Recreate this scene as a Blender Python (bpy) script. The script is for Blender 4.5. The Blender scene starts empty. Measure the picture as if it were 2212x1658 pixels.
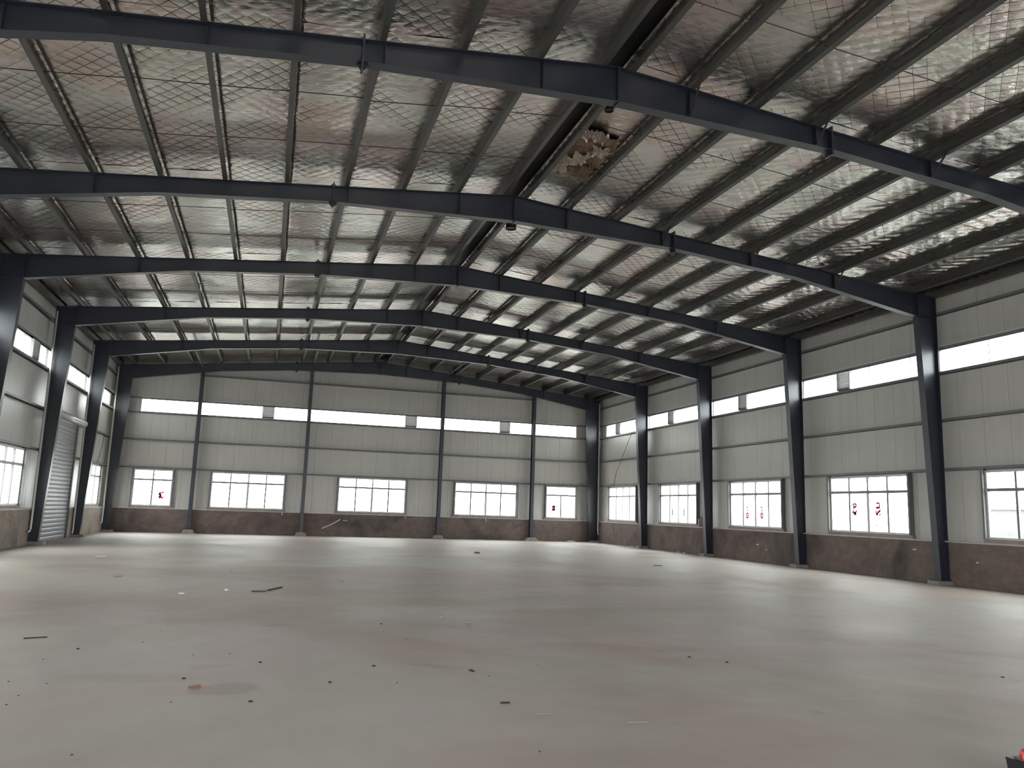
import bpy, math, random
import numpy as np
from mathutils import Vector, Matrix

random.seed(7)
rng = np.random.default_rng(11)
scene = bpy.context.scene
col = scene.collection

# ------------------------------------------------------------------ main sizes (metres)
W = 24.925            # clear width between the brick plinth faces
HC = W / 2
YE = 0.49             # inner face of far gable wall
YF = -48.4            # inner face of the wall behind the photographer
HR = 9.068            # rafter top at the ridge
SL = 0.0941           # roof slope
ZL, G1, G2, S0, S1, G3 = 1.154, 3.04, 4.387, 5.775, 6.416, 7.389
NB = 8                # bays
PUR = 0.24            # purlin height


def ztop(x):
    return HR - SL * abs(x - HC)


# ------------------------------------------------------------------ camera
cam_d = bpy.data.cameras.new('camera')
cam = bpy.data.objects.new('camera', cam_d)
col.objects.link(cam)
yaw, pit, rol, FPX = 0.28889, 0.157453, 0.032608, 1721.87
fw = Vector((math.sin(yaw) * math.cos(pit), math.cos(yaw) * math.cos(pit), math.sin(pit)))
rt = Vector((math.cos(yaw), -math.sin(yaw), 0))
up = rt.cross(fw)
r2 = rt * math.cos(rol) + up * math.sin(rol)
u2 = -rt * math.sin(rol) + up * math.cos(rol)
m = Matrix((r2, u2, -fw)).transposed().to_4x4()
m.translation = Vector((7.3243, -41.6159, 1.5777))
cam.matrix_world = m
cam_d.sensor_fit = 'HORIZONTAL'
cam_d.sensor_width = 36
cam_d.lens = FPX / 2212 * 36
cam_d.clip_start = 0.05
cam_d.clip_end = 400
scene.camera = cam

# ------------------------------------------------------------------ sky, exposure
world = bpy.data.worlds.new('overcast_sky')
scene.world = world
world.use_nodes = True
wt = world.node_tree
wt.nodes.clear()
wo = wt.nodes.new('ShaderNodeOutputWorld')
bg = wt.nodes.new('ShaderNodeBackground')
bg.inputs['Color'].default_value = (1.0, 0.99, 0.98, 1)
bg.inputs['Strength'].default_value = 1.0
wt.links.new(bg.outputs[0], wo.inputs[0])
scene.view_settings.view_transform = 'Standard'
scene.view_settings.look = 'None'
scene.view_settings.gamma = 1
scene.view_settings.use_curve_mapping = False
scene.view_settings.exposure = 3.63
scene.cycles.use_denoising = True
scene.cycles.filter_width = 1.1
scene.cycles.max_bounces = 6
scene.cycles.diffuse_bounces = 4
scene.cycles.use_adaptive_sampling = True
scene.cycles.adaptive_threshold = 0.03
scene.cycles.glossy_bounces = 3
scene.cycles.transparent_max_bounces = 16
scene.cycles.caustics_reflective = False
scene.cycles.sample_clamp_indirect = 6


def portal(name, centre, sx, sz, direction):
    """Sampling portal for the sky light through an opening; it gives off no light of its own."""
    d = bpy.data.lights.new(name, 'AREA')
    d.shape = 'RECTANGLE'
    d.size = sx
    d.size_y = sz
    d.cycles.is_portal = True
    o = bpy.data.objects.new(name, d)
    col.objects.link(o)
    o.location = centre
    z = -Vector(direction)
    y = Vector((0, 0, 1))
    x = y.cross(z)
    mm = Matrix((x, y, z)).transposed().to_4x4()
    mm.translation = Vector(centre)
    o.matrix_world = mm
    return o


# ------------------------------------------------------------------ materials
def mat(name):
    mt = bpy.data.materials.new(name)
    mt.use_nodes = True
    nt = mt.node_tree
    return mt, nt, nt.nodes['Principled BSDF']


def N(nt, typ, **kw):
    n = nt.nodes.new(typ)
    for k, v in kw.items():
        if k.startswith('i_'):
            key = k[2:].replace('_', ' ')
            n.inputs[key].default_value = v
        else:
            setattr(n, k, v)
    return n


def coords(nt, scale=(1, 1, 1), rot=(0, 0, 0)):
    """World position, so that many pieces share one continuous pattern."""
    g = N(nt, 'ShaderNodeNewGeometry')
    mp = N(nt, 'ShaderNodeMapping')
    mp.inputs['Scale'].default_value = scale
    mp.inputs['Rotation'].default_value = rot
    nt.links.new(g.outputs['Position'], mp.inputs['Vector'])
    return mp.outputs[0]


def noise(nt, vec, scale, detail=4, rough=0.55, dist=0.0):
    n = N(nt, 'ShaderNodeTexNoise')
    n.inputs['Scale'].default_value = scale
    n.inputs['Detail'].default_value = detail
    n.inputs['Roughness'].default_value = rough
    n.inputs['Distortion'].default_value = dist
    nt.links.new(vec, n.inputs['Vector'])
    return n.outputs['Fac']


def ramp(nt, fac, stops, interp='LINEAR'):
    r = N(nt, 'ShaderNodeValToRGB')
    r.color_ramp.interpolation = interp
    el = r.color_ramp.elements
    while len(el) > 1:
        el.remove(el[-1])
    el[0].position = stops[0][0]
    el[0].color = (*stops[0][1], 1)
    for p, c in stops[1:]:
        e = el.new(p)
        e.color = (*c, 1)
    nt.links.new(fac, r.inputs[0])
    return r.outputs[0]


def mix(nt, a, b, fac, typ='MIX'):
    mx = N(nt, 'ShaderNodeMix', data_type='RGBA', blend_type=typ)
    for sock, v in ((0, fac), (6, a), (7, b)):
        if hasattr(v, 'is_output'):
            nt.links.new(v, mx.inputs[sock])
        elif sock == 0:
            mx.inputs[0].default_value = v
        else:
            mx.inputs[sock].default_value = (*v, 1)
    return mx.outputs[2]


def bump(nt, bsdf, height, strength, dist):
    b = N(nt, 'ShaderNodeBump')
    b.inputs['Strength'].default_value = strength
    b.inputs['Distance'].default_value = dist
    nt.links.new(height, b.inputs['Height'])
    nt.links.new(b.outputs[0], bsdf.inputs['Normal'])
    return b


def g3(v):
    return (v, v, v)


def simple(name, c, rough=0.5, metal=0.0, var=0.12, vs=3.0, spec=0.5):
    mt, nt, b = mat(name)
    v = coords(nt)
    n = noise(nt, v, vs, 5)
    lo = tuple(x * (1 - var) for x in c)
    hi = tuple(min(1, x * (1 + var)) for x in c)
    nt.links.new(ramp(nt, n, [(0.3, lo), (0.7, hi)]), b.inputs['Base Color'])
    b.inputs['Roughness'].default_value = rough
    b.inputs['Metallic'].default_value = metal
    b.inputs['Specular IOR Level'].default_value = spec
    return mt


def make_floor_mat():
    mt, nt, b = mat('worn_concrete')
    v = coords(nt)
    vw = coords(nt, (1.0, 0.55, 1), (0, 0, 0.35))
    n1 = noise(nt, v, 0.13, 5, 0.6, 0.8)
    n2 = noise(nt, vw, 0.5, 6, 0.6, 0.5)
    n3 = noise(nt, v, 2.2, 6, 0.65, 0.3)
    n4 = noise(nt, v, 0.27, 3, 0.5, 1.5)
    c1 = ramp(nt, n1, [(0.32, (0.375, 0.315, 0.275)), (0.45, (0.43, 0.385, 0.35)), (0.53, (0.49, 0.465, 0.435)), (0.70, (0.535, 0.52, 0.50))])
    c2 = ramp(nt, n4, [(0.36, (0.96, 0.995, 0.925)), (0.5, (1, 0.985, 0.97)), (0.62, (1.03, 0.94, 0.95))])
    c = mix(nt, c1, c2, 1.0, 'MULTIPLY')
    c3 = ramp(nt, n2, [(0.33, g3(0.86)), (0.5, g3(1.0)), (0.66, g3(1.05))])
    c = mix(nt, c, c3, 1.0, 'MULTIPLY')
    c4 = ramp(nt, n3, [(0.30, g3(0.94)), (0.6, g3(1.0)), (0.8, g3(1.03))])
    c = mix(nt, c, c4, 1.0, 'MULTIPLY')
    # dusty streaks and small damp stains of their own shape
    n5 = noise(nt, coords(nt, (0.8, 2.4, 1), (0, 0, -0.5)), 0.9, 4, 0.6, 1.2)
    st = ramp(nt, n5, [(0.66, g3(1.0)), (0.70, (0.86, 0.85, 0.82)), (0.80, (0.80, 0.78, 0.75))])
    c = mix(nt, c, st, 1.0, 'MULTIPLY')
    # individual stains and smears on the slab: x, y, half sizes, turn, colour, strength
    g = N(nt, 'ShaderNodeNewGeometry')
    warp = N(nt, 'ShaderNodeTexNoise')
    warp.inputs['Scale'].default_value = 0.9
    warp.inputs['Detail'].default_value = 4
    nt.links.new(g.outputs['Position'], warp.inputs['Vector'])
    sub = N(nt, 'ShaderNodeVectorMath', operation='SUBTRACT')
    sub.inputs[1].default_value = (0.5, 0.5, 0.5)
    nt.links.new(warp.outputs['Color'], sub.inputs[0])
    for (sx, sy, hx, hy, tn, cc, stg, wp) in (
            (7.10, -34.12, 0.34, 0.26, 0.3, (0.80, 0.76, 0.71), 0.9, 0.35),
            (6.25, -33.5, 0.75, 0.24, -0.2, (0.91, 0.90, 0.85), 0.8, 0.5),
            (6.95, -33.1, 0.25, 0.12, 0.2, (0.90, 0.88, 0.87), 0.8, 0.3),
            (9.05, -33.35, 0.38, 0.10, -0.5, (0.87, 0.82, 0.81), 0.9, 0.3),
            (11.6, -32.5, 1.1, 0.28, -0.35, (0.88, 0.83, 0.80), 0.85, 0.6),
            (12.6, -9.0, 4.6, 5.4, 0.3, (0.86, 0.80, 0.75), 0.8, 3.0),
            (12.2, -3.2, 2.6, 1.1, 0.0, (0.87, 0.80, 0.74), 0.8, 1.2),
            (15.5, -23.0, 5.0, 2.6, -0.4, (0.94, 0.89, 0.88), 0.8, 2.5),
            (11.8, -28.5, 1.9, 1.3, 0.4, (0.93, 0.92, 0.87), 0.8, 1.2),
            (9.2, -24.0, 2.2, 4.6, 0.5, (0.94, 0.93, 0.90), 0.7, 2.0),
            (15.6, -32.6, 0.5, 0.35, 0.0, (0.86, 0.83, 0.77), 0.8, 0.5),
            (3.6, -20.0, 2.4, 3.0, 0.2, (0.93, 0.92, 0.86), 0.8, 1.5)):
        mp = N(nt, 'ShaderNodeVectorMath', operation='MULTIPLY_ADD')
        nt.links.new(sub.outputs[0], mp.inputs[0])
        mp.inputs[1].default_value = (wp, wp, 0)
        nt.links.new(g.outputs['Position'], mp.inputs[2])
        mm = N(nt, 'ShaderNodeMapping', vector_type='TEXTURE')
        mm.inputs['Location'].default_value = (sx, sy, 0)
        mm.inputs['Rotation'].default_value = (0, 0, tn)
        mm.inputs['Scale'].default_value = (hx, hy, 1000)
        nt.links.new(mp.outputs[0], mm.inputs['Vector'])
        ln = N(nt, 'ShaderNodeVectorMath', operation='LENGTH')
        nt.links.new(mm.outputs[0], ln.inputs[0])
        f = ramp(nt, ln.outputs['Value'], [(0.0, g3(stg)), (0.72, g3(stg * 0.85)), (1.0, g3(0))])
        c = mix(nt, c, mix(nt, c, cc, 1.0, 'MULTIPLY'), f)
    c = mix(nt, c, (1.0, 0.965, 0.955), 1.0, 'MULTIPLY')
    nt.links.new(c, b.inputs['Base Color'])
    rr = ramp(nt, n2, [(0.3, g3(0.5)), (0.7, g3(0.68))])
    nt.links.new(rr, b.inputs['Roughness'])
    b.inputs['Specular IOR Level'].default_value = 0.35
    bump(nt, b, noise(nt, v, 14, 6, 0.7), 0.12, 0.01)
    return mt


def make_foil_mat():
    mt, nt, b = mat('crumpled_foil_facing')
    v = coords(nt)
    n1 = noise(nt, v, 0.55, 3, 0.5, 0.6)
    c = ramp(nt, n1, [(0.30, (0.70, 0.60, 0.53)), (0.42, (0.70, 0.61, 0.60)), (0.5, (0.70, 0.68, 0.63)), (0.58, (0.66, 0.67, 0.62)), (0.7, (0.72, 0.66, 0.67))])
    nt.links.new(c, b.inputs['Base Color'])
    b.inputs['Metallic'].default_value = 0.92
    b.inputs['Roughness'].default_value = 0.20
    fine = noise(nt, coords(nt, (1.0, 2.2, 1)), 5.0, 5, 0.62, 1.4)
    fine2 = noise(nt, v, 22, 4, 0.6, 0.5)
    ad = N(nt, 'ShaderNodeMath', operation='MULTIPLY_ADD')
    nt.links.new(fine2, ad.inputs[0])
    ad.inputs[1].default_value = 0.25
    nt.links.new(fine, ad.inputs[2])
    bump(nt, b, ad.outputs[0], 0.22, 0.04)
    return mt


def make_paint_mat():
    mt, nt, b = mat('blue_grey_steel_paint')
    v = coords(nt)
    n = noise(nt, v, 1.2, 5, 0.6)
    c = ramp(nt, n, [(0.3, (0.022, 0.027, 0.043)), (0.7, (0.030, 0.036, 0.058))])
    r = noise(nt, v, 0.9, 6, 0.7, 0.6)
    rf = ramp(nt, r, [(0.69, g3(0)), (0.76, g3(1))])
    c = mix(nt, c, (0.11, 0.05, 0.028), rf)
    nt.links.new(c, b.inputs['Base Color'])
    b.inputs['Roughness'].default_value = 0.38
    b.inputs['Specular IOR Level'].default_value = 0.7
    bump(nt, b, noise(nt, v, 3.0, 2), 0.05, 0.02)
    return mt


def make_panel_mat():
    mt, nt, b = mat('ivory_grey_cladding')
    v = coords(nt)
    n = noise(nt, v, 0.4, 3)
    c = ramp(nt, n, [(0.3, (0.565, 0.55, 0.525)), (0.7, (0.62, 0.605, 0.575))])
    n2 = noise(nt, coords(nt, (3, 3, 0.25)), 1.6, 4)
    c2 = ramp(nt, n2, [(0.28, g3(0.93)), (0.6, g3(1.0))])
    nt.links.new(mix(nt, c, c2, 1.0, 'MULTIPLY'), b.inputs['Base Color'])
    b.inputs['Roughness'].default_value = 0.36
    b.inputs['Specular IOR Level'].default_value = 0.5
    # fine rolled ribs along the panel (vertical), worked out in world metres on either wall direction
    g = N(nt, 'ShaderNodeNewGeometry')
    s = N(nt, 'ShaderNodeSeparateXYZ')
    nt.links.new(g.outputs['Position'], s.inputs[0])
    a = N(nt, 'ShaderNodeMath', operation='ADD')
    nt.links.new(s.outputs[0], a.inputs[0])
    nt.links.new(s.outputs[1], a.inputs[1])
    w = N(nt, 'ShaderNodeMath', operation='MULTIPLY')
    nt.links.new(a.outputs[0], w.inputs[0])
    w.inputs[1].default_value = 2 * math.pi / 0.13
    si = N(nt, 'ShaderNodeMath', operation='SINE')
    nt.links.new(w.outputs[0], si.inputs[0])
    bump(nt, b, si.outputs[0], 0.10, 0.004)
    return mt


def make_brick_mat(name, tint=(1, 1, 1)):
    mt, nt, b = mat(name)
    v = coords(nt)
    n = noise(nt, v, 0.55, 5, 0.6, 0.5)
    c = ramp(nt, n, [(0.30, tuple(v_ * k_ for v_, k_ in zip((0.085, 0.078, 0.072), tint))), (0.44, tuple(v_ * k_ for v_, k_ in zip((0.165, 0.130, 0.12), tint))), (0.56, tuple(v_ * k_ for v_, k_ in zip((0.225, 0.170, 0.155), tint))), (0.72, tuple(v_ * k_ for v_, k_ in zip((0.18, 0.158, 0.145), tint)))])
    n2 = noise(nt, v, 3.5, 6, 0.7, 0.4)
    c2 = ramp(nt, n2, [(0.3, g3(0.8)), (0.55, g3(1.0)), (0.74, g3(1.12))])
    c = mix(nt, c, c2, 1.0, 'MULTIPLY')
    # washed cement smears
    n3 = noise(nt, coords(nt, (0.7, 0.7, 2.2)), 1.3, 5, 0.7, 1.8)
    f3 = ramp(nt, n3, [(0.63, g3(0)), (0.72, g3(0.45))])
    c = mix(nt, c, (0.26, 0.24, 0.22), f3)
    # brick courses 60 mm high, soft under the slurry coat
    g = N(nt, 'ShaderNodeNewGeometry')
    s = N(nt, 'ShaderNodeSeparateXYZ')
    nt.links.new(g.outputs['Position'], s.inputs[0])
    a = N(nt, 'ShaderNodeMath', operation='ADD')
    nt.links.new(s.outputs[0], a.inputs[0])
    nt.links.new(s.outputs[1], a.inputs[1])
    cb = N(nt, 'ShaderNodeCombineXYZ')
    nt.links.new(a.outputs[0], cb.inputs[0])
    nt.links.new(s.outputs[2], cb.inputs[1])
    bt = N(nt, 'ShaderNodeTexBrick')
    bt.inputs['Scale'].default_value = 1.0
    bt.inputs['Brick Width'].default_value = 0.25
    bt.inputs['Row Height'].default_value = 0.063
    bt.inputs['Mortar Size'].default_value = 0.006
    bt.inputs['Color1'].default_value = (1, 1, 1, 1)
    bt.inputs['Color2'].default_value = (0.86, 0.84, 0.83, 1)
    bt.inputs['Mortar'].default_value = (0.82, 0.83, 0.83, 1)
    nt.links.new(cb.outputs[0], bt.inputs['Vector'])
    c = mix(nt, c, bt.outputs['Color'], 0.7, 'MULTIPLY')
    nt.links.new(c, b.inputs['Base Color'])
    b.inputs['Roughness'].default_value = 0.85
    b.inputs['Specular IOR Level'].default_value = 0.25
    bump(nt, b, bt.outputs['Fac'], -0.3, 0.01)
    return mt


def sticker(name, c, through):
    """thin coloured film on a pane: some daylight shines through it"""
    mt, nt, b = mat(name)
    b.inputs['Base Color'].default_value = (*c, 1)
    b.inputs['Roughness'].default_value = 0.6
    t = N(nt, 'ShaderNodeBsdfTranslucent')
    t.inputs[0].default_value = (*c, 1)
    mx = N(nt, 'ShaderNodeMixShader')
    mx.inputs[0].default_value = through
    o = nt.nodes['Material Output']
    nt.links.new(b.outputs[0], mx.inputs[1])
    nt.links.new(t.outputs[0], mx.inputs[2])
    nt.links.new(mx.outputs[0], o.inputs['Surface'])
    return mt


def make_glass_mat():
    mt = bpy.data.materials.new('window_glass')
    mt.use_nodes = True
    nt = mt.node_tree
    nt.nodes.clear()
    o = nt.nodes.new('ShaderNodeOutputMaterial')
    t = nt.nodes.new('ShaderNodeBsdfTransparent')
    t.inputs[0].default_value = (0.93, 0.96, 0.95, 1)
    g = nt.nodes.new('ShaderNodeBsdfGlossy')
    g.inputs['Roughness'].default_value = 0.03
    fr = nt.nodes.new('ShaderNodeFresnel')
    fr.inputs[0].default_value = 1.3
    mx = nt.nodes.new('ShaderNodeMixShader')
    gm = nt.nodes.new('ShaderNodeNewGeometry')
    inv = nt.nodes.new('ShaderNodeMath')
    inv.operation = 'SUBTRACT'
    inv.inputs[0].default_value = 1.0
    nt.links.new(gm.outputs['Backfacing'], inv.inputs[1])
    ml = nt.nodes.new('ShaderNodeMath')
    ml.operation = 'MULTIPLY'
    nt.links.new(fr.outputs[0], ml.inputs[0])
    nt.links.new(inv.outputs[0], ml.inputs[1])
    nt.links.new(ml.outputs[0], mx.inputs[0])
    nt.links.new(t.outputs[0], mx.inputs[1])
    nt.links.new(g.outputs[0], mx.inputs[2])
    nt.links.new(mx.outputs[0], o.inputs[0])
    return mt


M = {
    'floor': make_floor_mat(),
    'foil': make_foil_mat(),
    'paint': make_paint_mat(),
    'panel': make_panel_mat(),
    'brick': make_brick_mat('reddish_slurried_brick'),
    'brick_left': make_brick_mat('lighter_slurried_brick', (1.6, 1.75, 1.65)),  # same brick tinted lighter and less red, left plinth only
    'glass': make_glass_mat(),
    'purlin': simple('grey_purlin_steel', (0.075, 0.075, 0.072), 0.45, 0.0, 0.15, 1.5),
    'girt': simple('grey_girt_paint', (0.17, 0.175, 0.185), 0.42, 0.0, 0.12, 2),
    'jamb': simple('dark_jamb_steel', (0.16, 0.165, 0.165), 0.45, 0.0, 0.12, 2),
    'alu': simple('white_window_aluminium', (0.62, 0.62, 0.61), 0.35, 0.0, 0.05, 2),
    'aludark': simple('grey_window_gasket_bars', (0.22, 0.22, 0.23), 0.4, 0.0, 0.05, 2),
    'cap': simple('pale_sill_mortar', (0.50, 0.47, 0.45), 0.6, 0.0, 0.12, 4),
    'sill': simple('pinkish_sill_brick', (0.30, 0.25, 0.24), 0.7, 0.0, 0.15, 3),
    'deck': simple('roof_sheet_steel', (0.25, 0.27, 0.3), 0.5, 0.3),
    'wire': simple('dark_wire', (0.09, 0.085, 0.08), 0.5, 0.4),
    'rod': simple('dark_sag_rod', (0.05, 0.03, 0.035), 0.5, 0.2),
    'pvc': simple('white_plastic_pipe', (0.74, 0.74, 0.72), 0.35, 0.0, 0.03),
    'shutter': simple('grey_shutter_slats', (0.22, 0.225, 0.245), 0.42, 0.0, 0.06),
    'shuttercap': simple('pale_shutter_drum', (0.62, 0.64, 0.66), 0.35, 0.1, 0.05),
    'pad': simple('rough_grout_pad', (0.30, 0.27, 0.25), 0.85, 0.0, 0.2, 8),
    'ground': simple('outdoor_concrete', (0.45, 0.45, 0.43), 0.8),
    'shed': simple('outdoor_grey_paint', (0.12, 0.125, 0.13), 0.6),
    'black': simple('black_plastic', (0.02, 0.02, 0.022), 0.45),
    'chip': simple('dark_grit', (0.03, 0.026, 0.024), 0.8),
    'white': simple('white_scrap', (0.82, 0.82, 0.80), 0.5, 0, 0.03),
    'tan': simple('tan_scrap', (0.24, 0.14, 0.08), 0.7),
    'greyscrap': simple('grey_scrap', (0.36, 0.35, 0.34), 0.7),
    'red': simple('red_paint', (0.62, 0.03, 0.025), 0.4, 0, 0.05),
    'pink': simple('pink_film', (0.55, 0.22, 0.32), 0.35, 0, 0.06),
    'ink': sticker('pinkish_red_lettering', (0.75, 0.03, 0.16), 0.12),
    'pinkink': sticker('pale_pink_lettering', (0.85, 0.22, 0.42), 0.14),
    'inkgrey': simple('grey_lettering', (0.10, 0.10, 0.10), 0.6, 0, 0.05),
    'maroon': simple('maroon_board', (0.10, 0.03, 0.03), 0.6),
    'brownfelt': simple('brown_bare_insulation', (0.25, 0.17, 0.115), 0.95, 0, 0.3, 5),
    'paleflap': simple('pale_foil_backing', (0.50, 0.45, 0.38), 0.55, 0.2, 0.15, 6),
    'vent': simple('grey_louvre_blades', (0.26, 0.265, 0.265), 0.45, 0.0, 0.05),
}

# ------------------------------------------------------------------ mesh helpers
FACES = [(0, 3, 2, 1), (4, 5, 6, 7), (0, 1, 5, 4), (1, 2, 6, 5), (2, 3, 7, 6), (3, 0, 4, 7)]


class MB:
    """Collects closed shapes and links them as one mesh object."""

    def __init__(self):
        self.v = []
        self.f = []

    def hexa(self, pts):
        p = [Vector(q) for q in pts]
        if (p[1] - p[0]).cross(p[3] - p[0]).dot(p[4] - p[0]) < 0:
            p = [p[0], p[3], p[2], p[1], p[4], p[7], p[6], p[5]]
        n = len(self.v)
        self.v += [tuple(q) for q in p]
        self.f += [tuple(n + i for i in f) for f in FACES]
        return self

    def box(self, x0, x1, y0, y1, z0, z1, T=None):
        pts = [(x0, y0, z0), (x1, y0, z0), (x1, y1, z0), (x0, y1, z0), (x0, y0, z1), (x1, y0, z1), (x1, y1, z1), (x0, y1, z1)]
        if T:
            pts = [T(*q) for q in pts]
        return self.hexa(pts)

    def ring(self, a0, a1, z0, z1, w, d0, d1, T):
        """one closed rectangular frame"""
        n = len(self.v)
        for d in (d0, d1):
            for q in (0, w):
                for a, z in ((a0 + q, z0 + q), (a1 - q, z0 + q), (a1 - q, z1 - q), (a0 + q, z1 - q)):
                    self.v.append(T(a, d, z))
        for i in range(4):
            j = (i + 1) % 4
            o0, o1, i0, i1 = n + i, n + j, n + 4 + i, n + 4 + j
            p0, p1, r0, r1 = n + 8 + i, n + 8 + j, n + 12 + i, n + 12 + j
            self.f += [(o0, o1, i1, i0), (p1, p0, r0, r1), (o1, o0, p0, p1), (i0, i1, r1, r0)]
        return self

    def bar(self, a, b, w, h=None, upv=(0, 0, 1)):
        h = w if h is None else h
        a, b = Vector(a), Vector(b)
        d = (b - a).normalized()
        u = Vector(upv)
        if abs(d.dot(u)) > 0.98:
            u = Vector((1, 0, 0))
        s = d.cross(u).normalized()
        t = s.cross(d).normalized()
        c = []
        for e in (a, b):
            c += [e - s * w / 2 - t * h / 2, e + s * w / 2 - t * h / 2, e + s * w / 2 + t * h / 2, e - s * w / 2 + t * h / 2]
        return self.hexa(c)

    def tube(self, pts, r, n=8):
        pts = [Vector(p) for p in pts]
        rings = []
        for i, p in enumerate(pts):
            d = (pts[min(i + 1, len(pts) - 1)] - pts[max(i - 1, 0)]).normalized()
            u = Vector((0, 0, 1)) if abs(d.z) < 0.9 else Vector((1, 0, 0))
            s = d.cross(u).normalized()
            t = s.cross(d)
            k = len(self.v)
            for j in range(n):
                a = 2 * math.pi * j / n
                self.v.append(tuple(p + s * math.cos(a) * r + t * math.sin(a) * r))
            rings.append(k)
        for a, b in zip(rings, rings[1:]):
            for j in range(n):
                self.f.append((a + j, a + (j + 1) % n, b + (j + 1) % n, b + j))
        self.f.append(tuple(rings[0] + j for j in reversed(range(n))))
        self.f.append(tuple(rings[-1] + j for j in range(n)))
        return self

    def blob(self, c, rx, ry, rz, n=7, jit=0.25):
        """small irregular lump sitting on its base"""
        k = len(self.v)
        cx, cy, cz = c
        for lv, (f, zz) in enumerate(((1.0, 0.0), (0.85, 0.6), (0.4, 1.0))):
            for j in range(n):
                a = 2 * math.pi * j / n
                q = 1 + random.uniform(-jit, jit)
                self.v.append((cx + rx * f * q * math.cos(a), cy + ry * f * q * math.sin(a), cz + rz * zz))
        for lv in range(2):
            for j in range(n):
                a, b = k + lv * n + j, k + lv * n + (j + 1) % n
                self.f.append((a, b, b + n, a + n))
        self.f.append(tuple(k + 2 * n + j for j in range(n)))
        self.f.append(tuple(k + j for j in reversed(range(n))))
        return self

    def build(self, name, material, parent=None, smooth=False):
        me = bpy.data.meshes.new(name)
        me.from_pydata(self.v, [], self.f)
        me.materials.append(material)
        if smooth:
            me.polygons.foreach_set('use_smooth', [True] * len(me.polygons))
        me.update()
        o = bpy.data.objects.new(name, me)
        col.objects.link(o)
        if parent is not None:
            o.parent = parent
            o.matrix_parent_inverse = parent.matrix_world.inverted()
        return o


def empty(name, loc=(0, 0, 0)):
    o = bpy.data.objects.new(name, None)
    o.location = loc
    o.matrix_world = Matrix.Translation(loc)
    o.empty_display_size = 0.3
    col.objects.link(o)
    return o


def tag(o, label=None, cat=None, group=None, kind=None):
    for k, v in (('label', label), ('category', cat), ('group', group), ('kind', kind)):
        if v:
            o[k] = v
    return o


# wall frames: a runs along the wall, d is the depth outwards from the plinth face, z is up
def T_right(a, d, z):
    return (W + d, a, z)


def T_left(a, d, z):
    return (-d, a, z)


def T_end(a, d, z):
    return (a, YE + d, z)


def T_front(a, d, z):
    return (a, YF - d, z)


# ------------------------------------------------------------------ ground, floor
fl = MB().box(-0.3, W + 0.3, YF - 0.3, YE + 0.3, -0.15, 0).build('floor', M['floor'])
tag(fl, 'bare grey concrete floor with faint tan and pinkish blotches', 'floor', kind='structure')
gr = MB().box(-90, 110, -140, 95, -0.35, -0.16).build('ground', M['ground'])
tag(gr, 'pale concrete yard outside the hall windows', 'ground', kind='structure')

# ------------------------------------------------------------------ openings
WIN_W, WZ0, WZ1, WTR = 3.42, 1.25, 3.0, 2.50
WD0, WD1 = 0.09, 0.17      # window frame depth
right_win, left_win = [], []
for k in range(NB):
    c = -6 * k - 3
    right_win.append((c - WIN_W / 2, c + WIN_W / 2))
    left_win.append((c - WIN_W / 2, c + WIN_W / 2) if k != 1 else None)
end_win = [(1.03, 2.80), (4.56, 8.06), (10.72, 14.22), (16.86, 20.34), (22.04, 23.83)]
front_win = [(1.6, 5.1), (18.5, 22.0)]
DOOR = (-10.85, -6.95, 4.28)         # roller shutter opening in the left wall
ADDED_GATE = (8.6, 14.6, 4.6)              # unseen gateway added behind the photographer, sized for the daylight it lets in
PSTEP = 0.785
END_TOP = 6.40


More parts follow.
